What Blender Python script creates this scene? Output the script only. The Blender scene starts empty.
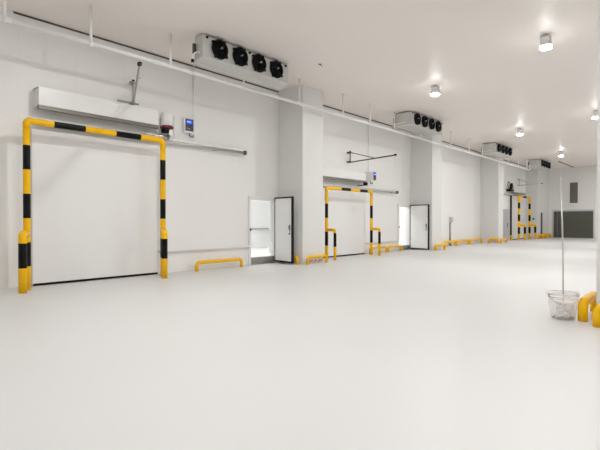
import bpy, math, random
from math import sin, cos, pi, radians
from mathutils import Vector, Matrix
random.seed(7)
scene = bpy.context.scene
COL = scene.collection

# ---------------------------------------------------------------- camera, world, exposure
CAM_Z = 1.45
cd = bpy.data.cameras.new('camera')
cam = bpy.data.objects.new('camera', cd)
COL.objects.link(cam)
cd.sensor_fit = 'HORIZONTAL'; cd.sensor_width = 36.0; cd.lens = 450 / 600 * 36.0
cd.clip_start = 0.05; cd.clip_end = 200
cam.location = (0, 0, CAM_Z)
cam.rotation_euler = (radians(90 - 0.51), 0, radians(42.1 - 90))
scene.camera = cam

w = bpy.data.worlds.new('world'); scene.world = w; w.use_nodes = True
w.node_tree.nodes['Background'].inputs[0].default_value = (0.8, 0.85, 0.9, 1)
w.node_tree.nodes['Background'].inputs[1].default_value = 0.3
scene.view_settings.view_transform = 'Standard'
scene.view_settings.look = 'None'
scene.view_settings.gamma = 1.0
scene.view_settings.use_curve_mapping = False
scene.view_settings.exposure = 0.0
scene.cycles.max_bounces = 12
scene.cycles.diffuse_bounces = 8
LAMP_POWER = 760.0          # brightness of the lamps' diffusers

# ---------------------------------------------------------------- materials
def mat(name, col, rough=0.5, metal=0.0, bump=0.0, bscale=40.0, var=0.0, vscale=3.0, emit=None, estr=0.0, trans=0.0, spec=0.5, alpha=1.0):
    m = bpy.data.materials.new(name); m.use_nodes = True
    nt = m.node_tree; b = nt.nodes['Principled BSDF']
    c = (col[0], col[1], col[2], 1)
    b.inputs['Base Color'].default_value = c
    b.inputs['Roughness'].default_value = rough
    b.inputs['Metallic'].default_value = metal
    b.inputs['Specular IOR Level'].default_value = spec
    if trans: b.inputs['Transmission Weight'].default_value = trans
    if alpha < 1: b.inputs['Alpha'].default_value = alpha
    if emit:
        b.inputs['Emission Color'].default_value = (*emit, 1); b.inputs['Emission Strength'].default_value = estr
    tc = nt.nodes.new('ShaderNodeTexCoord')
    if var:
        n = nt.nodes.new('ShaderNodeTexNoise'); n.inputs['Scale'].default_value = vscale; n.inputs['Detail'].default_value = 5
        nt.links.new(tc.outputs['Object'], n.inputs['Vector'])
        r = nt.nodes.new('ShaderNodeMix'); r.data_type = 'RGBA'
        r.inputs['A'].default_value = tuple(max(0, x * (1 - var)) for x in col) + (1,)
        r.inputs['B'].default_value = tuple(min(1, x * (1 + var)) for x in col) + (1,)
        nt.links.new(n.outputs['Fac'], r.inputs['Factor']); nt.links.new(r.outputs['Result'], b.inputs['Base Color'])
    if bump:
        n2 = nt.nodes.new('ShaderNodeTexNoise'); n2.inputs['Scale'].default_value = bscale; n2.inputs['Detail'].default_value = 3
        nt.links.new(tc.outputs['Object'], n2.inputs['Vector'])
        bp = nt.nodes.new('ShaderNodeBump'); bp.inputs['Strength'].default_value = bump; bp.inputs['Distance'].default_value = 0.01
        nt.links.new(n2.outputs['Fac'], bp.inputs['Height']); nt.links.new(bp.outputs['Normal'], b.inputs['Normal'])
    return m

def panel_mat(name, col, rough, axis, pitch, seam=0.86, offset=0.0, spec=0.5):
    """insulated sandwich panels: coated sheet with a fine joint every PITCH metres along AXIS"""
    m = mat(name, col, rough, spec=spec, bump=0.03, bscale=1.3)
    nt = m.node_tree; b = nt.nodes['Principled BSDF']
    g = nt.nodes.new('ShaderNodeNewGeometry'); s = nt.nodes.new('ShaderNodeSeparateXYZ')
    nt.links.new(g.outputs['Position'], s.inputs[0])
    a = nt.nodes.new('ShaderNodeMath'); a.operation = 'ADD'; a.inputs[1].default_value = offset + 100
    nt.links.new(s.outputs[axis], a.inputs[0])
    d = nt.nodes.new('ShaderNodeMath'); d.operation = 'DIVIDE'; d.inputs[1].default_value = pitch
    nt.links.new(a.outputs[0], d.inputs[0])
    f = nt.nodes.new('ShaderNodeMath'); f.operation = 'FRACT'; nt.links.new(d.outputs[0], f.inputs[0])
    l = nt.nodes.new('ShaderNodeMath'); l.operation = 'LESS_THAN'; l.inputs[1].default_value = 0.008 / pitch
    nt.links.new(f.outputs[0], l.inputs[0])
    r = nt.nodes.new('ShaderNodeMix'); r.data_type = 'RGBA'
    r.inputs['A'].default_value = (*col, 1); r.inputs['B'].default_value = tuple(x * seam for x in col) + (1,)
    nt.links.new(l.outputs[0], r.inputs['Factor']); nt.links.new(r.outputs['Result'], b.inputs['Base Color'])
    return m

M = {}
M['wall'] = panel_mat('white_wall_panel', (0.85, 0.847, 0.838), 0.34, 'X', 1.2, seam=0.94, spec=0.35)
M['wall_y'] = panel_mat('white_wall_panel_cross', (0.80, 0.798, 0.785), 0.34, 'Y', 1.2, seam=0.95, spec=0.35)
M['ceiling'] = panel_mat('white_ceiling_panel', (0.85, 0.80, 0.76), 0.42, 'Y', 2.4, seam=0.98, spec=0.35)
M['floor'] = mat('white_epoxy_floor', (0.665, 0.668, 0.668), 0.40, var=0.015, vscale=0.6, bump=0.02, bscale=8, spec=0.25)
M['white'] = mat('white_paint', (0.82, 0.818, 0.81), 0.35, var=0.01)
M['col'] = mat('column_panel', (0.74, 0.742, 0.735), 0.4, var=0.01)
M['door'] = mat('white_door_sheet', (0.81, 0.812, 0.81), 0.3, var=0.008, vscale=1.0)
M['room'] = mat('cold_room_white', (0.88, 0.88, 0.875), 0.5, var=0.01)
M['pipe'] = mat('white_pvc', (0.88, 0.87, 0.85), 0.3, var=0.01)
M['alu'] = mat('aluminium_profile', (0.62, 0.62, 0.60), 0.35, 0.7, var=0.04, vscale=8)
M['chrome'] = mat('bright_steel', (0.75, 0.75, 0.75), 0.18, 1.0, var=0.03, vscale=12)
M['darkmetal'] = mat('dark_steel', (0.10, 0.10, 0.10), 0.4, 0.6, var=0.1, vscale=10)
M['steel'] = mat('brushed_stainless', (0.42, 0.41, 0.40), 0.38, 0.8, var=0.06, vscale=10)
M['cool'] = mat('cooler_casing', (0.62, 0.62, 0.60), 0.3, 0.35, var=0.03, vscale=5)
M['black'] = mat('black_rubber', (0.006, 0.006, 0.006), 0.55, bump=0.05, spec=0.2)
M['gap'] = mat('brown_sealant', (0.09, 0.07, 0.05), 0.7, var=0.2, vscale=4)
M['fan'] = mat('black_fan_plastic', (0.003, 0.003, 0.006), 0.45, var=0.1, spec=0.2)
M['yellow'] = mat('yellow_gloss_paint', (0.90, 0.50, 0.003), 0.35, var=0.03, vscale=6, spec=0.25)
M['bblack'] = mat('black_gloss_paint', (0.003, 0.003, 0.003), 0.4, var=0.1, spec=0.2)
M['red'] = mat('dark_red_plastic', (0.16, 0.015, 0.02), 0.35, var=0.05)
M['glass'] = mat('clear_plastic_film', (0.90, 0.88, 0.87), 0.15, var=0.02, alpha=0.22)
M['bag'] = mat('milky_plastic', (0.84, 0.81, 0.79), 0.35, var=0.05, vscale=15)
M['lens'] = mat('lamp_diffuser', (1, 1, 1), 0.4, emit=(1.0, 0.995, 0.98), estr=LAMP_POWER, var=0.0)
M['glow'] = mat('lamp_diffuser_side', (1, 1, 1), 0.4, emit=(1.0, 0.995, 0.98), estr=60.0)
M['lens_in'] = mat('cold_room_lamp_diffuser', (1, 1, 1), 0.4, emit=(1.0, 1.0, 0.99), estr=21.0)
M['screen'] = mat('blue_display', (0.02, 0.06, 0.5), 0.2, emit=(0.02, 0.09, 0.75), estr=0.7, var=0.05)
M['digit'] = mat('display_digit', (0.5, 0.7, 1), 0.3, emit=(0.4, 0.65, 1.0), estr=1.0)
M['bezel'] = mat('navy_panel', (0.01, 0.015, 0.05), 0.25, var=0.05)
M['green'] = mat('grey_green_shutter', (0.092, 0.094, 0.072), 0.5, var=0.05, vscale=2)
M['louvre'] = mat('louvre_grey', (0.26, 0.25, 0.21), 0.5, var=0.05, vscale=4)
M['greydoor'] = mat('grey_door_leaf', (0.55, 0.55, 0.55), 0.4, var=0.02)
M['lip'] = mat('brown_grey_profile', (0.20, 0.185, 0.165), 0.4, 0.4, var=0.1, vscale=6)
M['card'] = mat('printed_carton', (0.72, 0.67, 0.62), 0.7, var=0.05, vscale=10)
M['print'] = mat('brown_print', (0.30, 0.13, 0.10), 0.7, var=0.1, vscale=10)
M['dirt'] = mat('dark_rubble', (0.10, 0.09, 0.085), 0.8, var=0.3, vscale=20)

# ---------------------------------------------------------------- mesh helpers
class MB:
    def __init__(self):
        self.v = []; self.f = []; self.m = []; self.s = []
    def add(self, vs, fs, mi=0, smooth=False):
        n = len(self.v); self.v += [tuple(p) for p in vs]
        for q in fs:
            self.f.append(tuple(n + i for i in q)); self.m.append(mi); self.s.append(smooth)
        return self
    def box(self, x0, x1, y0, y1, z0, z1, mi=0, b=0.0):
        if b <= 0:
            vs = [(x, y, z) for z in (z0, z1) for y in (y0, y1) for x in (x0, x1)]
            fs = [(0, 2, 3, 1), (4, 5, 7, 6), (0, 1, 5, 4), (2, 6, 7, 3), (0, 4, 6, 2), (1, 3, 7, 5)]
            return self.add(vs, fs, mi)
        b = min(b, (x1 - x0) / 2.01, (y1 - y0) / 2.01, (z1 - z0) / 2.01)
        import bmesh
        bm = bmesh.new(); bmesh.ops.create_cube(bm, size=1)
        for v in bm.verts:
            v.co = Vector(((x0 + x1) / 2 + v.co.x * (x1 - x0), (y0 + y1) / 2 + v.co.y * (y1 - y0), (z0 + z1) / 2 + v.co.z * (z1 - z0)))
        bmesh.ops.bevel(bm, geom=bm.edges[:], offset=b, segments=2, affect='EDGES', profile=0.5)
        bm.verts.index_update()
        vs = [v.co[:] for v in bm.verts]; fs = [tuple(v.index for v in f.verts) for f in bm.faces]
        bm.free()
        return self.add(vs, fs, mi)
    def ring_sweep(self, pts, r, seg=16, mi=0, caps=True, mats=None, rad=None):
        """sweep a circle along PTS; mats: function of the arc length that gives the material index"""
        P = [Vector(p) for p in pts]; n = len(P)
        T = []
        for i in range(n):
            a = (P[i] - P[i - 1]).normalized() if i else None
            c = (P[i + 1] - P[i]).normalized() if i < n - 1 else None
            T.append(((a or c) + (c or a)).normalized())
        up = Vector((0, 0, 1)) if abs(T[0].z) < 0.9 else Vector((1, 0, 0))
        N = (up - T[0] * up.dot(T[0])).normalized()
        vs = []; L = 0; Ls = [0]
        for i in range(n):
            N = (N - T[i] * N.dot(T[i])).normalized(); B = T[i].cross(N)
            rr = rad[i] if rad else r
            for k in range(seg):
                a = 2 * pi * k / seg
                vs.append(P[i] + (N * cos(a) + B * sin(a)) * rr)
            if i: L += (P[i] - P[i - 1]).length; Ls.append(L)
        base = len(self.v); self.v += [tuple(v) for v in vs]
        for i in range(n - 1):
            mm = mats((Ls[i] + Ls[i + 1]) / 2) if mats else mi
            for k in range(seg):
                k2 = (k + 1) % seg
                self.f.append((base + i * seg + k, base + (i + 1) * seg + k, base + (i + 1) * seg + k2, base + i * seg + k2)[::-1])
                self.m.append(mm); self.s.append(True)
        if caps:
            self.f.append(tuple(base + k for k in range(seg))[::-1]); self.m.append(mats(0) if mats else mi); self.s.append(False)
            self.f.append(tuple(base + (n - 1) * seg + k for k in range(seg))); self.m.append(mats(L) if mats else mi); self.s.append(False)
        return self
    def cyl(self, p0, p1, r, seg=16, mi=0):
        return self.ring_sweep([p0, p1], r, seg, mi)
    def lathe(self, prof, c=(0, 0, 0), axis='Z', seg=24, mi=0, close=False):
        """prof: list of (radius, height)"""
        vs = []
        for r, h in prof:
            for k in range(seg):
                a = 2 * pi * k / seg
                p = {'Z': (r * cos(a), r * sin(a), h), 'Y': (r * cos(a), h, r * sin(a)), 'X': (h, r * cos(a), r * sin(a))}[axis]
                vs.append((c[0] + p[0], c[1] + p[1], c[2] + p[2]))
        fs = []
        n = len(prof)
        for i in range(n - 1):
            for k in range(seg):
                k2 = (k + 1) % seg
                fs.append((i * seg + k, i * seg + k2, (i + 1) * seg + k2, (i + 1) * seg + k))
        if close: fs += [tuple(range(seg))[::-1], tuple((n - 1) * seg + k for k in range(seg))]
        return self.add(vs, fs, mi, True)
    def build(self, name, mats, parent=None, loc=(0, 0, 0)):
        me = bpy.data.meshes.new(name); me.from_pydata(self.v, [], self.f)
        for m in (mats if isinstance(mats, (list, tuple)) else [mats]): me.materials.append(m)
        for p, mi, s in zip(me.polygons, self.m, self.s): p.material_index = mi; p.use_smooth = s
        import bmesh
        bm = bmesh.new(); bm.from_mesh(me); bmesh.ops.recalc_face_normals(bm, faces=bm.faces[:]); bm.to_mesh(me); bm.free()
        o = bpy.data.objects.new(name, me); o.location = loc; COL.objects.link(o)
        if parent: o.parent = parent
        return o

def path(pts, r=0.08, n=6, cuts=()):
    """polyline with rounded corners; CUTS: arc lengths at which a point is inserted"""
    P = [Vector(p) for p in pts]; out = [P[0]]
    for i in range(1, len(P) - 1):
        a = (P[i - 1] - P[i]); b = (P[i + 1] - P[i])
        t = min(r, a.length * 0.48, b.length * 0.48); a.normalize(); b.normalize()
        s = P[i] + a * t; e = P[i] + b * t
        for k in range(n + 1):
            u = k / n
            out.append(s * (1 - u) ** 2 + P[i] * 2 * u * (1 - u) + e * u * u)
    out.append(P[-1])
    if cuts:
        res = [out[0]]; L = 0
        for i in range(1, len(out)):
            d = (out[i] - out[i - 1]).length
            for c in sorted(cuts):
                if L + 1e-4 < c < L + d - 1e-4: res.append(out[i - 1].lerp(out[i], (c - L) / d))
            res.append(out[i]); L += d
        out = res
    return out

def empty(name, loc, rz=0):
    o = bpy.data.objects.new(name, None); o.location = loc; o.rotation_euler = (0, 0, rz)
    o.empty_display_size = 0.1; COL.objects.link(o); return o
def tag(o, label=None, cat=None, group=None, kind=None):
    if label: o['label'] = label
    if cat: o['category'] = cat
    if group: o['group'] = group
    if kind: o['kind'] = kind
    return o
def struct(o, label=None, cat=None):
    return tag(o, label, cat, kind='structure')
def copy_tree(o, parent=None):
    c = o.copy(); COL.objects.link(c); c.parent = parent
    for ch in list(o.children): copy_tree(ch, c)
    return c

# ---------------------------------------------------------------- the hall
CEIL = 6.0
YW = 11.2           # face of the long left wall
XF = 44.0           # face of the far wall
XB, YR = -7.0, -6.0
struct(MB().box(XB - .2, XF + .2, YR - .2, YW + .0, -.2, 0).build('floor', M['floor']), 'glossy white epoxy floor of the long hall', 'floor')
struct(MB().box(XB - .2, XF + .2, YR - .2, YW + .2, CEIL, CEIL + .2).build('ceiling', M['ceiling']), 'flat white panel ceiling carrying the lamps', 'ceiling')
# left wall with two door openings
D1 = (9.93, 11.02); D2 = (19.58, 20.62); DH = 2.15
wl = MB()
xs = [XB - .2, D1[0], D1[1], D2[0], D2[1], XF + .2]
wl.box(xs[0], xs[1], YW, YW + .15, -.2, CEIL); wl.box(xs[1], xs[2], YW, YW + .15, DH, CEIL)
wl.box(xs[2], xs[3], YW, YW + .15, -.2, CEIL); wl.box(xs[3], xs[4], YW, YW + .15, DH, CEIL)
wl.box(xs[4], xs[5], YW, YW + .15, -.2, CEIL)
struct(wl.build('wall_left', M['wall']), 'long white panelled left wall behind the columns', 'wall')
struct(MB().box(XB, XF, YR - .15, YR, 0, CEIL).build('wall_right', M['wall']), 'white right wall outside the view', 'wall')
struct(MB().box(XB - .15, XB, YR, YW, 0, CEIL).build('wall_rear', M['wall_y']), 'white rear wall behind the viewer', 'wall')
# far wall with the shutter recess and the louvre opening
FY0, FY1, FZ = 6.98, 9.92, 2.34
LY0, LY1, LZ0, LZ1 = 8.05, 8.75, 2.93, 4.78
wf = MB()
wf.box(XF, XF + .2, YR, FY0, 0, CEIL); wf.box(XF, XF + .2, FY1, YW, 0, CEIL)
wf.box(XF, XF + .2, FY0, FY1, FZ, LZ0); wf.box(XF, XF + .2, FY0, LY0, LZ0, LZ1)
wf.box(XF, XF + .2, LY1, FY1, LZ0, LZ1); wf.box(XF, XF + .2, FY0, FY1, LZ1, CEIL)
struct(wf.build('wall_far', M['wall_y']), 'white far end wall with the dark shutter', 'wall')
# columns that stand out of the left wall
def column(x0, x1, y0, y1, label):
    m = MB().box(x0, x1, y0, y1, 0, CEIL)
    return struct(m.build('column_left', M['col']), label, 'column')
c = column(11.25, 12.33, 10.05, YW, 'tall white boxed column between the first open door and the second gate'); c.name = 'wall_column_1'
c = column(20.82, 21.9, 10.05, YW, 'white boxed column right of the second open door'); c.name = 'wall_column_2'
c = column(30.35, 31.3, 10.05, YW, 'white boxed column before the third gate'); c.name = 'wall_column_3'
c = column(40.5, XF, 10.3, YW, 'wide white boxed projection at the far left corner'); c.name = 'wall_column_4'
c = column(7.78, 8.9, .2, 1.19, 'white column cut by the right edge behind yellow guards'); c.name = 'wall_column_5'
# dark joints between wall and ceiling
for i, (a, b) in enumerate(((3.1, 11.25), (12.33, 20.82), (21.9, 30.35), (31.3, 40.5)), 1):
    struct(MB().box(a + .01, b - .01, YW - .03, YW - .002, CEIL - .035, CEIL - .004).build('trim_%d' % i, M['gap']), 'dark sealant joint where wall meets ceiling', 'trim')
struct(MB().box(38.6, 43.9, 8.35, 8.42, CEIL - .03, CEIL - .003).build('trim_5', M['gap']), 'dark joint strip on the far ceiling', 'trim')

# cold rooms behind the two open doors
def cold_room(i, x0, x1, y1):
    y0 = YW + .15; zf = .22; zc = 4.0; m = MB()
    m.box(x0 - .1, x1 + .1, y1, y1 + .1, 0, zc); m.box(x0 - .1, x0, y0, y1, 0, zc); m.box(x1, x1 + .1, y0, y1, 0, zc)
    struct(m.build('wall_cold_room_%d' % i, M['room']), 'white inner walls of cold room %s' % ('behind the first open door', 'behind the second open door')[i - 1], 'wall')
    struct(MB().box(x0, x1, y0, y1, -.1, zf).build('floor_cold_room_%d' % i, M['room']), 'white raised floor %s' % ('behind the first open door', 'behind the second open door')[i - 1], 'floor')
    struct(MB().box(x0 - .1, x1 + .1, y0, y1 + .1, zc, zc + .1).build('ceiling_cold_room_%d' % i, M['room']), 'white ceiling %s' % ('behind the first open door', 'behind the second open door')[i - 1], 'ceiling')
    l = MB().box((x0 + x1) / 2 - .9, (x0 + x1) / 2 + .9, y0 + 1.2, y0 + 1.8, zc - .08, zc - .002, b=.01)
    tag(l.build('panel_lamp', M['lens_in']), 'flat panel lamp inside the cold room %s' % ('behind the first open door', 'behind the second open door')[i - 1], 'lamp')
cold_room(1, 7.2, 16.0, 15.4)
cold_room(2, 16.4, 23.2, 15.4)
# rail on the back of the first cold room and a low white crate by the door
t = MB(); t.box(13.7, 14.75, 15.3, 15.38, 1.06, 1.115, b=.01)
tag(t.build('bumper_rail', M['steel']), 'dark bumper rail seen inside the first open doorway', 'rail')
t = MB(); t.box(12.0, 12.3, 12.1, 12.5, .222, .62, b=.02)
tag(t.build('crate', M['bag']), 'small white crate inside the first doorway at its lower right', 'crate')

# ---------------------------------------------------------------- big sliding doors
def sliding_door(i, x0, x1, h, label):
    root = struct(empty('door_%d' % i, ((x0 + x1) / 2, YW - .12, 0)), label, 'sliding door')
    W = (x1 - x0) / 2
    MB().box(-W, W, 0, .09, .045, h, b=.012).build('door_leaf', M['door'], root)
    MB().box(-W + .02, W - .02, -.006, .03, .008, .055, b=.004).build('bottom_gasket', M['black'], root)
    m = MB(); m.box(-W - .012, -W, 0.005, .08, .04, h); m.box(W, W + .012, 0.005, .08, .04, h)
    m.build('edge_strip', M['alu'], root)
    return root
sliding_door(1, 3.42, 6.5, 3.5, 'largest white sliding door behind the left striped gate')
sliding_door(2, 12.95, 16.5, 2.74, 'white sliding door behind the middle striped gate')
d3 = sliding_door(3, 36.45, 39.6, 3.4, 'far white sliding door with a black edge')
MB().box(-1.64, -1.585, -.02, .09, .02, 3.4, b=.01).build('edge_profile', M['black'], d3)

# ---------------------------------------------------------------- swing doors
def swing_door(i, xl, xh, free, label, grey=False, framed=True):
    """xl..xh the opening; hinge at its right jamb; FREE: where the free edge stands"""
    root = struct(empty('door_%d' % i, (xh, YW - .02, 0)), label, 'door')
    wdt = xh - xl
    if framed:
        m = MB(); f = .09
        m.box(-wdt - f, -wdt, -.03, .02, 0, DH + .12, b=.006); m.box(0, f * .6, -.03, .02, 0, DH + .12, b=.006)
        m.box(-wdt, 0, -.03, .02, DH, DH + .12, b=.006)
        m.build('door_frame', M['alu' if grey else 'white'], root)
        MB().box(-wdt, 0, -.02, .16, 0, .235, b=.004).build('sill_plate', M['steel'], root)
        MB().box(-wdt - .055, -wdt - .015, -.06, -.03, 1.12, 1.2, b=.005).build('strike_plate', M['darkmetal'], root)
    hx, hy = .0, -.07
    d = Vector((free[0] - xh, free[1] - (YW - .02), 0)) - Vector((hx, hy, 0)); L = d.length; a = math.atan2(d.y, d.x)
    leaf = empty('door_leaf', (hx, hy, 0), a); leaf.parent = root
    # local x along the leaf from the hinge, local y: -y is the side facing left/front
    sd = M['greydoor'] if grey else M['door']
    h0, h1 = .05, 2.26
    MB().box(.03, L - .035, -.03, .03, h0 + .03, h1 - .03, b=.004).build('door_panel', sd, leaf)
    m = MB()
    m.box(0, .03, -.03, .03, h0, h1); m.box(L - .035, L, -.033, .033, h0, h1)
    m.box(.03, L - .035, -.03, .03, h0, h0 + .03); m.box(.03, L - .035, -.03, .03, h1 - .03, h1)
    if not grey:
        for y0, y1 in ((-.042, -.03), ):
            m.box(0, .025, y0, y1, h0, h1); m.box(L - .05, L, y0, y1, h0, h1)
            m.box(.035, L - .05, y0, y1, h0, h0 + .055); m.box(.035, L - .05, y0, y1, h1 - .045, h1)
    m.build('gasket', M['black'] if not grey else M['greydoor'], leaf)
    m = MB()
    m.box(L - .155, L - .115, -.045, -.03, 1.1, 1.32, b=.004)
    m.ring_sweep(path([(L - .135, -.04, 1.29), (L - .135, -.09, 1.29), (L - .135, -.09, 1.19), (L - .135, -.04, 1.19)], .02), .009, 8)
    m.build('door_handle', M['red'] if grey else M['darkmetal'], leaf)
    m = MB(); m.lathe([(.0, -.06), (.03, -.06), (.03, -.03)], (L - .135, 0, 1.03), 'Y', 14); m.build('lock', M['darkmetal'], leaf)
    for z in (.35, 1.2, 2.0): MB().box(-.03, .02, -.06, -.03, z, z + .12, b=.006).build('hinge', M['alu'], leaf)
    return root
swing_door(4, D1[0], D1[1], (10.86, 10.12), 'nearer open white cold room door with black rubber edges')
swing_door(5, D2[0], D2[1], (20.42, 10.0), 'open white cold room door right of the middle gate')
swing_door(6, 31.42, 32.42, (32.55, 10.02), 'grey door leaf standing open behind the column before the far gate', grey=True, framed=False)
# narrow dark door frame beside the far corner
m = MB(); m.box(41.45, 41.8, 10.25, 10.298, 0, 2.15, b=.01)
struct(m.build('door_7', M['darkmetal']), 'narrow dark door edge on the wall near the far corner', 'door')

# ---------------------------------------------------------------- far shutter and louvre
r = struct(empty('door_8', (XF, (FY0 + FY1) / 2, 0)), 'wide dark grey green shutter door in the far wall', 'shutter door')
W = (FY1 - FY0) / 2
MB().box(.06, .1, -W, W - .28, .02, FZ - .08).build('shutter_panel', M['green'], r)
for k in range(1, 5): MB().box(.05, .062, -W, W - .28, k * .45, k * .45 + .02).build('panel_rib', M['green'], r)
MB().box(.05, .1, W - .26, W - .02, .02, FZ - .08).build('side_channel', M['darkmetal'], r)
m = MB(); m.box(-.02, .06, W, W + .12, 0, FZ + .08); m.box(-.02, .06, -W - .1, -W, 0, FZ + .08); m.box(-.02, .06, -W, W, FZ - .01, FZ + .08)
m.build('door_frame', M['alu'], r)
r = struct(empty('window_1', (XF, (LY0 + LY1) / 2, LZ0)), 'tall narrow louvred window above the far shutter', 'window')
W = (LY1 - LY0) / 2; H = LZ1 - LZ0
m = MB(); m.box(-.02, .08, -W, -W + .05, 0, H); m.box(-.02, .08, W - .05, W, 0, H); m.box(-.02, .08, -W, W, 0, .05); m.box(-.02, .08, -W, W, H - .05, H)
m.build('window_frame', M['white'], r)
m = MB(); m.box(.1, .12, -W, W, 0, H)
n = 18
for k in range(n):
    z = .07 + (H - .14) * k / n
    m.add([(.02, -W + .05, z), (.02, W - .05, z), (.08, W - .05, z + .07), (.08, -W + .05, z + .07)], [(0, 1, 2, 3)])
m.build('louvre', M['louvre'], r)

# ---------------------------------------------------------------- track, hood and drive over each sliding door
def track(x0, x1, z, hx0, hx1, hz0, hz1, label, rr=.035, dp=.3):
    root = tag(empty('door_track', (x0, YW, z)), label, 'door track', 'tracks over the sliding doors')
    L = x1 - x0
    m = MB(); m.cyl((0, -.16, 0), (L, -.16, 0), rr, 12); m.box(0, L, -.15, -.11, rr * .5, rr + .05)
    m.build('rail', M['alu'], root)
    m = MB(); m.box(L - .02, L + .06, -.22, -.1, -.06, .07, b=.01); m.build('end_stop', M['darkmetal'], root)
    k = .5
    while k < L:
        MB().box(k - .03, k + .03, -.13, -.002, -.04, .1, b=.006).build('bracket', M['alu'], root); k += 1.5
    a, b, c, d = hx0 - x0, hx1 - x0, hz0 - z, hz1 - z
    # box hood, open and dark underneath
    prof = [(-.002, d), (-dp, d), (-dp, c), (-dp + .03, c), (-dp + .03, d - .03), (-.002, d - .03)]
    vs = [(x, y, zz) for x in (a, b) for y, zz in prof]; n = len(prof)
    fs = [(i, (i + 1) % n, n + (i + 1) % n, n + i) for i in range(n)] + [tuple(range(n)), tuple(range(n, 2 * n))]
    hd = MB().add(vs, fs)
    hd.box(a, a + .02, -dp + .005, -.002, c, d - .002); hd.box(b - .02, b, -dp + .005, -.002, c, d - .002)
    hd.build('hood', M['door'], root)
    MB().box(a - .005, b + .005, -dp - .006, -dp + .07, c - .08, c + .012, b=.006).build('hood_lip', M['lip'], root)
    MB().box(a + .02, b - .02, -.09, -.02, c + .02, c + .1).build('inner_rail', M['darkmetal'], root)
    return root
track1 = track(3.45, 9.55, 3.64, 3.5, 6.42, 4.0, 4.41, 'long steel track and white hood over the largest sliding door', .042)
track2 = track(12.36, 19.15, 2.82, 12.36, 16.3, 3.17, 3.52, 'steel track and white hood over the middle sliding door', .028)
track3 = track(34.7, 39.6, 3.46, 36.4, 39.3, 3.65, 4.12, 'far track and white hood over the black edged door', .03)

# drives, each a part of its track
def drive(track_root, x, z, label):
    o = empty('drive', (x - track_root.location.x, -.02, z - track_root.location.z)); o.parent = track_root; o['label'] = label; return o
r = drive(track1, 6.68, 3.81, 'white drive can with a dark red disc')
m = MB(); m.lathe([(0, .0), (.13, .0), (.15, .02), (.15, .34), (.13, .37), (0, .37)], (0, -.24, .22), 'Z', 24); m.build('motor_can', M['white'], r)
m = MB(); m.lathe([(0, 0), (.165, 0), (.175, .02), (.175, .05), (.16, .07), (0, .07)], (0, -.26, .15), 'Z', 28); m.build('belt_disc', M['red'], r)
MB().box(-.0, .2, -.14, .018, -.2, .5, b=.01).build('mounting_plate', M['pipe'], r)
MB().box(.02, .16, -.34, -.2, -.14, .15, b=.03).build('gearbox', M['alu'], r)
m = MB(); m.cyl((-.75, -.30, -.08), (.02, -.30, -.08), .05, 16); m.cyl((.02, -.3, -.08), (.08, -.3, -.08), .065, 16)
m.build('drive_shaft', M['chrome'], r)
MB().box(-.14, .0, -.36, -.2, .03, .14, b=.01).build('clamp', M['black'], r)
r = drive(track2, 16.1, 2.98, 'black drive block')
MB().lathe([(0, 0), (.09, 0), (.1, .02), (.1, .12), (0, .13)], (.1, -.32, .0), 'Z', 20).build('motor_can', M['black'], r)
MB().box(.0, .2, -.34, .018, -.01, .02, b=.005).build('mounting_plate', M['darkmetal'], r)
r = drive(track3, 35.6, 3.55, 'black drive block')
MB().lathe([(0, 0), (.1, 0), (.12, .03), (.12, .38), (.08, .43), (0, .43)], (.05, -.3, .3), 'Z', 20).build('motor_can', M['black'], r)
MB().box(-.1, .75, -.28, .018, .14, .3, b=.02).build('gearbox', M['black'], r)
MB().ring_sweep(path([(.0, -.2, .75), (-.35, -.2, .85), (-.4, -.2, .55), (-.1, -.2, .3)], .1), .03, 8).build('cable', M['black'], r)

# low guide rails on the wall
def guide(x0, x1, z, label):
    root = tag(empty('guide_rail', (x0, YW, z)), label, 'rail', 'low guide rails along the wall')
    L = x1 - x0
    MB().box(0, L, -.09, -.03, -.03, .03, b=.012).build('rail', M['white'], root)
    k = .3
    while k < L:
        MB().box(k, k + .06, -.04, -.002, -.03, .03).build('bracket', M['alu'], root); k += 1.3
guide(6.55, 9.86, .62, 'low grey guide rail between the largest gate and the first open door')
guide(16.55, 19.4, .5, 'low guide rail right of the middle gate')

# hinged bracket arms on the wall above the gates
def arm(base, tip, mast, r, label, stay=.55, m0='alu', cross=0):
    root = tag(empty('bracket_arm', base), label, 'bracket', 'bracket arms above the gates')
    T = Vector(tip) - Vector(base)
    m = MB(); m.cyl((0, 0, -.04), (0, 0, mast), r, 10); m.box(-.04, .04, -.02, YW - base[1] - .002, -.02, .05); m.box(-.04, .04, -.02, YW - base[1] - .002, mast - .07, mast)
    m.build('mast', M[m0], root)
    d = T.normalized()
    MB().cyl(tuple(-d * .12), tuple(T), r, 10).build('arm', M[m0], root)
    MB().cyl((0, 0, mast - .03), tuple(T * stay + Vector((0, 0, r))), r * .6, 8).build('stay_rod', M[m0], root)
    m = MB(); p = T; m.box(p.x - .03, p.x + .03, p.y - .04, p.y + .04, p.z - .03, p.z + .04, b=.008); m.build('end_clamp', M['black'], root)
    m = MB(); m.box(-.03, .03, -.03, .02, mast - .01, mast + .03, b=.008); m.build('cap', M['black'], root)
    if cross: MB().cyl((-cross, 0, 0), (.15, 0, 0), r, 10).build('cross_bar', M[m0], root)
arm((5.78, YW - .15, 4.50), (4.45, 8.25, 4.52), .58, .022, 'steel bracket arm reaching out above the largest gate', m0='steel', cross=.42)
arm((15.35, YW - .15, 3.90), (14.9, 8.65, 3.92), .44, .026, 'dark bracket arm with a black tip above the middle gate', m0='darkmetal')
arm((38.2, YW - .15, 4.28), (37.75, 9.3, 4.30), .48, .03, 'small bracket arm above the far gate')

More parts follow.
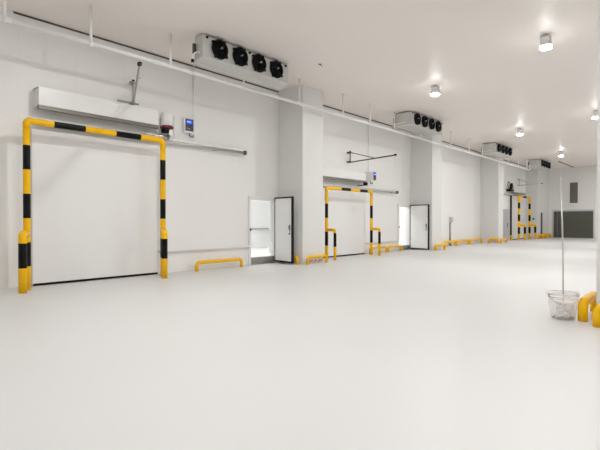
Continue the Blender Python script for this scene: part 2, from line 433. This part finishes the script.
# controllers with a blue screen, their conduits
def controller(loc, s, label, conduit_top, w=.38, h=.5, d=.16):
    root = tag(empty('control_box', loc), label, 'control box', 'controllers on the wall')
    MB().box(-w / 2, w / 2, -d, 0, 0, h, b=.015).build('casing', M['white'], root)
    MB().box(-w / 2 + .04 * s, w / 2 - .03 * s, -d - .012, -d, .06 * s, h - .03 * s, b=.005).build('front_panel', M['bezel'], root)
    sc = MB().box(-w / 2 + .07 * s, w / 2 - .08 * s, -d - .018, -d - .01, .30 * s, h - .07 * s).build('screen', M['screen'], root)
    m = MB()
    for k in range(4): m.box(-w / 2 + (.1 + .04 * k) * s, -w / 2 + (.12 + .04 * k) * s, -d - .021, -d - .018, .345 * s, .38 * s)
    m.build('digits', M['digit'], sc)
    for k in range(3): MB().box(-w / 2 + (.08 + .055 * k) * s, -w / 2 + (.11 + .055 * k) * s, -d - .018, -d - .01, .13 * s, .15 * s).build('button', M['steel'], root)
    m = MB(); m.ring_sweep(path([(.05 * s, -d / 2, 0), (.05 * s, -d / 2, -.08), (.2 * s, -d / 2, -.1), (.22 * s, -d / 2, -.04)], .04), .018, 8)
    m.build('cable', M['darkmetal'], root)
    c = MB().cyl((0, 0, 0), (0, 0, conduit_top - loc[2] - .05), .016, 8).build('conduit', M['pipe'], None, (loc[0] + w / 2 + .05, YW - .03, loc[2] + .05))
    return tag(c, 'thin white conduit rising from the %s' % label.split(' on ')[0], 'conduit', 'conduits up the wall')
controller((7.50, YW - .005, 3.99), .85, 'white control box with a lit blue screen on the wall right of the largest gate', CEIL, .33, .42, .12)
controller((16.72, YW - .005, 3.18), .8, 'deep white control box with a dark blue panel on the wall above the middle gate', CEIL, .26, .42, .46)
# blank plate and small round plug
m = MB(); m.box(7.06, 7.27, YW - .04, YW - .001, 3.74, 4.42, b=.004); tag(m.build('blank_plate', M['white']), 'blank white cover plate between drive can and blue screen', 'plate')
m = MB(); m.lathe([(0, -.02), (.05, -.018), (.06, 0)], (6.03, YW - .001, 5.24), 'Y', 18); o = tag(m.build('wall_plug', M['pipe']), 'small round white plug high on the wall beside the bracket arm', 'plug')
m = MB(); m.lathe([(0, -.024), (.014, -.023), (.014, -.018)], (6.03, YW - .001, 5.24), 'Y', 10); p = m.build('screw', M['darkmetal']); p.parent = o
m = MB(); m.lathe([(0, -.05), (.06, -.05), (.07, -.03), (.07, 0)], (40.498, 10.62, 1.62), 'X', 16); tag(m.build('push_button', M['black']), 'small black push button right of the far gate', 'button')
# socket post between the floor guards
r = tag(empty('socket_post', (25.5, YW - .04, 0)), 'grey conduit post with a white socket box on the wall right of the open doors', 'socket')
MB().cyl((0, 0, 0), (0, 0, 1.4), .05, 12).build('post', M['steel'], r)
MB().box(-.06, .2, -.1, .035, 1.36, 1.68, b=.01).build('socket_box', M['alu'], r)
MB().box(-.08, .08, -.08, .035, 0, .03, b=.005).build('foot', M['steel'], r)

# ---------------------------------------------------------------- striped gates
def gate(x0, x1, y, H, r, sdx, sdy, sh, sr, bands, bar, label):
    root = tag(empty('barrier_gate', (x0, y, 0)), label, 'barrier', 'striped gate frames before the sliding doors')
    L = x1 - x0
    def vm(lo):
        # bands: heights of the black stretches
        def f(s): 
            z = lo + s
            return 1 if any(a < z < b for a, b in bands) else 0
        return f
    cuts = [z for b in bands for z in b]
    R = max(.16, 1.6 * r)
    for k, x in enumerate((0, L)):
        pts = [Vector((x, 0, 0)), Vector((x, 0, H - R))]
        MB().ring_sweep(path(pts, cuts=cuts), r, 20, mats=vm(0)).build('upright', [M['yellow'], M['bblack']], root)
    arcl = []
    pts = path([(0, 0, H - R), (0, 0, H), (L, 0, H), (L, 0, H - R)], R, 8)
    # insert the band limits on the straight stretch
    out = []
    for p, q in zip(pts, pts[1:]):
        out.append(p)
        if (q - p).length > .5:
            for c in sorted(x for b in bar for x in b): out.append(Vector((c * L, 0, H)))
    out.append(pts[-1])
    m = MB(); P = out
    Ls = [0]
    for p, q in zip(P, P[1:]): Ls.append(Ls[-1] + (q - p).length)
    def f(s):
        for i in range(len(Ls) - 1):
            if Ls[i] <= s <= Ls[i + 1]:
                x = (P[i].x + P[i + 1].x) / 2 / L
                return 1 if any(a < x < b for a, b in bar) else 0
        return 0
    m.ring_sweep(P, r, 20, mats=f).build('crossbar', [M['yellow'], M['bblack']], root)
    for x in (0, L):
        lo = sum(b[1] - b[0] for b in bands)
        top = (x + sdx, sdy, sh)
        d = Vector((sdx, sdy, 0)).length
        pts = path([(x + sdx, sdy, 0), top, (x, 0, sh)], min(.1, d * .4), 8)
        # black band of the guard post
        P2 = [pts[0]]
        for c in (.5, 1.0): P2.append(Vector((x + sdx, sdy, c)))
        P2 += pts[1:]
        MB().ring_sweep(P2, sr, 20, mats=lambda s: 1 if .5 < s < 1.0 else 0).build('guard_post', [M['yellow'], M['bblack']], root)
    return root
gate(3.17, 6.36, 10.6, 3.56, .070, -.2, -.4, 1.18, .078, ((.5, 1.0), (1.51, 2.02), (2.53, 3.04)), ((.165, .375), (.60, .80)),
     'largest yellow and black striped pipe gate at the left')
gate(13.22, 16.27, 10.6, 2.70, .060, 0, -.4, 1.12, .054, ((.53, 1.05), (1.57, 2.1)), ((.29, .49), (.70, .88)),
     'middle yellow and black striped pipe gate')
gate(36.6, 39.35, 10.6, 3.32, .085, 0, -.42, 1.15, .08, ((.47, .97), (1.45, 1.93), (2.4, 2.85)), ((.3, .62),),
     'farthest yellow and black striped pipe gate')

# ---------------------------------------------------------------- yellow floor guards
def guard(x, y, L, h, r, rz, label, group='yellow floor guards'):
    root = tag(empty('floor_guard', (x, y, 0), rz), label, 'floor guard', group)
    R = min(.12, h * .45)
    m = MB(); m.ring_sweep(path([(0, 0, 0), (0, 0, h), (L, 0, h), (L, 0, 0)], R, 8), r, 16)
    m.build('pipe', M['yellow'], root)
    return root
guard(7.66, 10.95, 1.68, .24, .052, 0, 'low yellow pipe guard between the largest gate and the first open door')
guard(11.1, 10.15, .62, .24, .05, pi / 2, 'yellow guard hidden partly behind the free edge of the nearer open door')
guard(11.32, 9.88, .98, .24, .05, 0, 'yellow guard across the foot of the column beside the middle gate')
guard(16.75, 10.97, 1.35, .26, .05, 0, 'yellow guard directly right of the middle gate')
guard(18.25, 10.97, 1.2, .26, .05, 0, 'yellow guard left of the second open door')
guard(20.85, 9.86, 1.02, .26, .06, 0, 'yellow guard across the foot of the column right of the second open door')
guard(22.05, 9.95, .9, .26, .06, pi / 2, 'yellow guard along the right side of the column past the second open door')
guard(24.45, 10.97, 1.3, .26, .065, 0, 'yellow guard just left of the socket post')
guard(25.95, 10.97, 1.8, .26, .065, 0, 'yellow guard just right of the socket post')
guard(28.0, 10.97, 1.9, .26, .065, 0, 'yellow guard ending at the corner left of the third column')
guard(30.2, 10.0, .6, .26, .065, pi / 2, 'yellow guard along the left side of the third column')
guard(30.38, 9.88, .92, .26, .065, 0, 'yellow guard across the foot of the third column')
guard(34.5, 10.97, 1.6, .3, .07, 0, 'yellow guard left of the farthest striped gate')
guard(40.1, 10.12, 1.05, .3, .08, 0, 'first yellow guard right of the farthest gate')
guard(41.35, 10.12, 1.05, .3, .08, 0, 'second yellow guard right of the farthest gate')
guard(42.6, 10.12, 1.2, .3, .08, 0, 'last yellow guard by the far corner')
guard(7.60, 1.325, .92, .27, .067, 0, 'thick yellow guard right behind the clear bucket')
guard(7.32, 1.10, .75, .27, .067, -pi / 2, 'thick yellow guard cut by the right edge of the photo')

# ---------------------------------------------------------------- pipe under the ceiling
PY, PZ = 9.7, 5.21
r = tag(empty('ceiling_pipe', (0, PY, PZ)), 'long white pipe hung under the ceiling along the left wall', 'pipe')
MB().ring_sweep(path([(-1.0, 0, 0), (36.0, 0, 0), (36.0, .0, .4)], .1), .045, 16).build('pipe', M['pipe'], r)
for x in range(2, 36, 4): MB().cyl((x + .5, 0, 0), (x + .66, 0, 0), .053, 16).build('coupling', M['pipe'], r)
COOL = (6.5, 16.8, 26.8, 36.1)
CZ = 5.43
for x in (2.55, 4.13, 6.04, 8.37, 10.7, 13.04, 14.8, 16.62, 18.95, 22.2, 24.6, 26.55, 28.9, 31.2, 33.3, 35.3):
    under = any(c - .02 < x < c + 3.0 for c in COOL[1:])
    top = (CZ - .02 if under else CEIL) - PZ
    rr = .03
    h = MB().cyl((x, 0, .0), (x, 0, top), rr, 10).build('hanger', M['pipe'], r)
    MB().lathe([(.052, -.03), (.062, -.03), (.062, .03), (.052, .03)], (x, 0, 0), 'X', 16).build('clip', M['pipe'], h)

# ---------------------------------------------------------------- unit coolers
def make_cooler(D=.8, drop=0.0):
    root = empty('unit_cooler', (0, 0, 0))       # local: x 0..3, y front 0 .. back .8, z 0 .. .53
    L, H = 2.98, .53
    b = MB()
    b.box(0, L, 0, D, 0.03, H, b=.012)
    b.build('casing', M['cool'], root)
    t = MB(); t.box(-.01, L + .01, -.012, D + .01, 0, .05, b=.01)
    if drop: t.add([(0, .0, .0), (L, .0, .0), (L, D, .0), (0, D, .0), (0, D, -drop * .45), (L, D, -drop)], [(0, 1, 5, 4), (0, 4, 3), (1, 2, 5), (2, 3, 4, 5), (0, 3, 2, 1)])
    t.build('drip_tray', M['cool'], root)
    r0 = .24
    for k in range(4):
        x = .50 + k * .66; z = .285
        f = MB()
        # bell mouth ring with four lugs
        f.lathe([(r0, .0), (r0, -.05), (r0 - .02, -.065), (r0 - .045, -.05), (r0 - .045, .02), (r0 - .045, -.005), (0, -.006)], (x, 0, z), 'Y', 32)
        for q in range(4):
            a = pi / 4 + q * pi / 2 + .2
            cx, cz = x + cos(a) * (r0 + .012), z + sin(a) * (r0 + .012)
            f.box(cx - .028, cx + .028, -.05, -.002, cz - .028, cz + .028, b=.006)
        fo = f.build('fan', M['fan'], root)
        bl = MB()
        for q in range(5):
            a0 = q * 2 * pi / 5; vs = []
            for i in range(5):
                rad = .05 + (r0 - .065 - .05) * i / 4
                for s in (-1, 1):
                    a = a0 + s * (.38 + .05 * i / 4) + .15 * i / 4
                    vs.append((x + rad * cos(a), -.026 + s * .012, z + rad * sin(a)))
            bl.add(vs, [(2 * i, 2 * i + 1, 2 * i + 3, 2 * i + 2) for i in range(4)], 0, True)
        bl.build('fan_blades', M['fan'], fo)
        g = MB()
        for rr in (.06, .10, .14, .18, .22):
            pts = [(x + rr * cos(2 * pi * i / 24), -.075, z + rr * sin(2 * pi * i / 24)) for i in range(25)]
            g.ring_sweep(pts, .003, 5, caps=False)
        for q in range(4):
            a = q * pi / 4
            g.cyl((x - .22 * cos(a), -.073, z - .22 * sin(a)), (x + .22 * cos(a), -.073, z + .22 * sin(a)), .003, 5)
        g.build('fan_guard', M['fan'], fo)
        hb = MB(); hb.lathe([(0, -.092), (.018, -.09), (.024, -.08), (.024, -.02)], (x + .03, 0, z + .03), 'Y', 16); hb.build('fan_hub', M['alu'], fo)
    for x in (.12, 1.49, 2.86):
        MB().lathe([(0, -.045), (.025, -.045), (.03, -.03), (.03, 0)], (x, 0, H - .05), 'Y', 12).build('knob', M['black'], root)
    for x in (.15, 1.49, 2.83):
        for y in (.08, D - .08):
            MB().cyl((x, y, H - .005), (x, y, CEIL - CZ - .001), .012, 8).build('ceiling_bolt', M['chrome'], root)
    m = MB()
    m.ring_sweep(path([(-.005, D * .35, .1), (-.10, D * .35, .1), (-.10, D - .06, .06), (-.10, D - .06, -.16)], .05), .018, 10)
    m.build('drain_pipe', M['pipe'], root)
    MB().box(-.07, .002, D - .07, D, .12, .36, b=.01).build('valve', M['darkmetal'], root)
    MB().box(-.13, -.07, D - .09, D - .03, -.12, -.04, b=.01).build('pipe_clip', M['black'], root)
    return root
near_cooler = make_cooler(.34, .13)
proto = make_cooler()
cl = ('nearest ceiling cooler with four black fans above the largest gate', 'ceiling cooler with four black fans above the second open door',
      'third ceiling cooler counting along the wall from the left', 'farthest ceiling cooler near the far gate')
for i, x in enumerate(COOL):
    o = near_cooler if i == 0 else proto if i == 1 else copy_tree(proto)
    o.location = (x, 9.03, CZ)
    tag(o, cl[i], 'cooler', 'unit coolers under the ceiling')

# ---------------------------------------------------------------- ceiling lamps
def make_lamp():
    root = empty('ceiling_lamp', (0, 0, 0))        # origin at the ceiling
    MB().lathe([(0, 0), (.06, 0), (.06, -.03), (.02, -.035), (.02, -.06)], (0, 0, -.001), 'Z', 16).build('canopy', M['alu'], root)
    m = MB()
    for k in range(9):
        x = -.1 + k * .025
        m.box(x - .004, x + .004, -.1, .1, -.25, -.055)
    m.box(-.1, .1, -.03, .03, -.25, -.05)
    m.build('heat_sink', M['white'], root)
    m = MB(); m.box(-.13, .13, -.13, .13, -.275, -.25, b=.01); m.build('rim', M['white'], root)
    m = MB(); m.lathe([(.12, -.275), (.135, -.285), (.135, -.305), (.124, -.32), (.122, -.321)], (0, 0, 0), 'Z', 24, 1)
    m.lathe([(.122, -.321), (.001, -.321)], (0, 0, 0), 'Z', 24, 0)
    m.build('diffuser', [M['lens'], M['glow']], root)
    return root
lamp = make_lamp()
L1 = {(14.3, 6.8): 'lit ceiling lamp nearest the middle cooler', (23.7, 6.85): 'lit ceiling lamp above the second open door, farther than the middle one',
      (33.3, 7.1): 'smallest lit ceiling lamp near the far wall', (12.25, 2.95): 'largest lit ceiling lamp at upper right',
      (21.95, 3.4): 'lit ceiling lamp cut by the right edge of the photo'}
spots = list(L1) + [(4.9, 6.9), (2.6, 2.95), (-5, 5.5), (31.5, 3.3), (41, 3.3)]  # unseen lamps added to light the hall; first one inferred from ceiling glow
spots += [(x, y) for y in (-1.2,) for x in (3.5, 13, 22.5, 32, 41)]  # another unseen row added only for its light
for i, p in enumerate(spots):
    o = lamp if i == 0 else copy_tree(lamp)
    o.location = (p[0], p[1], CEIL)
    tag(o, L1.get(p, 'unseen ceiling lamp put in to light the hall'), 'ceiling lamp', 'ceiling lamps in rows')
m = MB(); m.lathe([(0, 0), (.04, 0), (.04, -.015), (.01, -.02)], (10.1, 8.35, CEIL - .001), 'Z', 12); m.cyl((10.1, 8.35, CEIL - .02), (10.16, 8.3, CEIL - .05), .008, 6)
tag(m.build('ceiling_hook', M['darkmetal']), 'tiny dark hook on the ceiling right of the nearest cooler', 'hook')

# ---------------------------------------------------------------- printed carton at the column foot
r = tag(empty('carton', (11.45, 9.97, 0)), 'flat printed carton lying at the column foot behind a yellow guard', 'carton')
MB().box(0, .75, 0, .07, .005, .16, b=.004).build('board', M['card'], r)
m = MB()
for k in range(9):
    x = .04 + k * .078; m.box(x, x + .045, -.004, .001, .03 + .02 * (k % 3), .09 + .02 * ((k * 2) % 3))
m.build('print', M['print'], r)

# ---------------------------------------------------------------- bucket with a stick
bx, by = 7.62, 1.585
bx, by = 7.57, 1.575
r = tag(empty('bucket', (bx, by, 0)), 'clear plastic bucket on the floor in front of the yellow guard at right', 'bucket')
m = MB(); m.lathe([(.001, .006), (.155, .006), (.165, .02), (.195, .2), (.208, .34), (.203, .34), (.19, .2), (.160, .025), (.001, .012)], (0, 0, 0), 'Z', 40)
m.build('tub', M['glass'], r); r.scale = (1, 1, 1.13)
m = MB()
for z, rr in ((.34, .212), (.305, .213)):
    m.ring_sweep([(rr * cos(2 * pi * i / 40), rr * sin(2 * pi * i / 40), z) for i in range(41)], .007, 8, caps=False)
m.build('rim', M['pipe'], r)
m = MB(); m.ring_sweep([(.215 * cos(a) * .707 + .09 * sin(a) * -.7, -.215 * cos(a) * .707 - .09 * sin(a) * .7, .31 - .12 * sin(a)) for a in [pi * i / 20 for i in range(21)]], .004, 6)
m.build('handle', M['steel'], r)
for k in range(2):
    a = k * pi - .78
    m = MB(); m.box(.212 * cos(a) - .012, .212 * cos(a) + .012, .212 * sin(a) - .012, .212 * sin(a) + .012, .285, .33, b=.004)
    m.build('handle_lug', M['steel'], r)
# crumpled film inside and rubble at its bottom
m = MB(); n = 24; vs = []; fs = []
for j in range(7):
    for i in range(n):
        a = 2 * pi * i / n; rr = .09 + .03 * j / 6 + random.uniform(-.018, .018)
        vs.append((.03 + rr * cos(a), -.02 + rr * sin(a), .048 + .034 * j + random.uniform(-.008, .008)))
for j in range(6):
    for i in range(n): fs.append((j * n + i, j * n + (i + 1) % n, (j + 1) * n + (i + 1) % n, (j + 1) * n + i))
fs.append(tuple(6 * n + i for i in range(n)))
m.add(vs, fs); tag(m.build('plastic_bag', M['bag'], None, (bx, by, 0)), 'crumpled milky plastic bag inside the clear bucket', 'bag')
m = MB()
for k in range(26):
    a = random.uniform(0, 2 * pi); rr = random.uniform(.1, .145) if k % 3 else random.uniform(0, .1); s = random.uniform(.008, .02)
    x, y = rr * cos(a), rr * sin(a); m.box(x - s, x + s, y - s * .7, y + s * .7, .014, .014 + s * 1.2, b=.003)
tag(m.build('rubble', M['dirt'], None, (bx, by, 0)), 'dark rubble lying at the bottom of the clear bucket', 'rubble', kind='stuff')
m = MB(); m.ring_sweep([(0, 0, 0), (-.015, .015, 1.2), (-.03, .04, 2.1)], .011, 10)
tag(m.build('stick', M['alu'], None, (bx - .01, by - .01, .02)), 'thin pale stick standing upright in the clear bucket', 'stick')
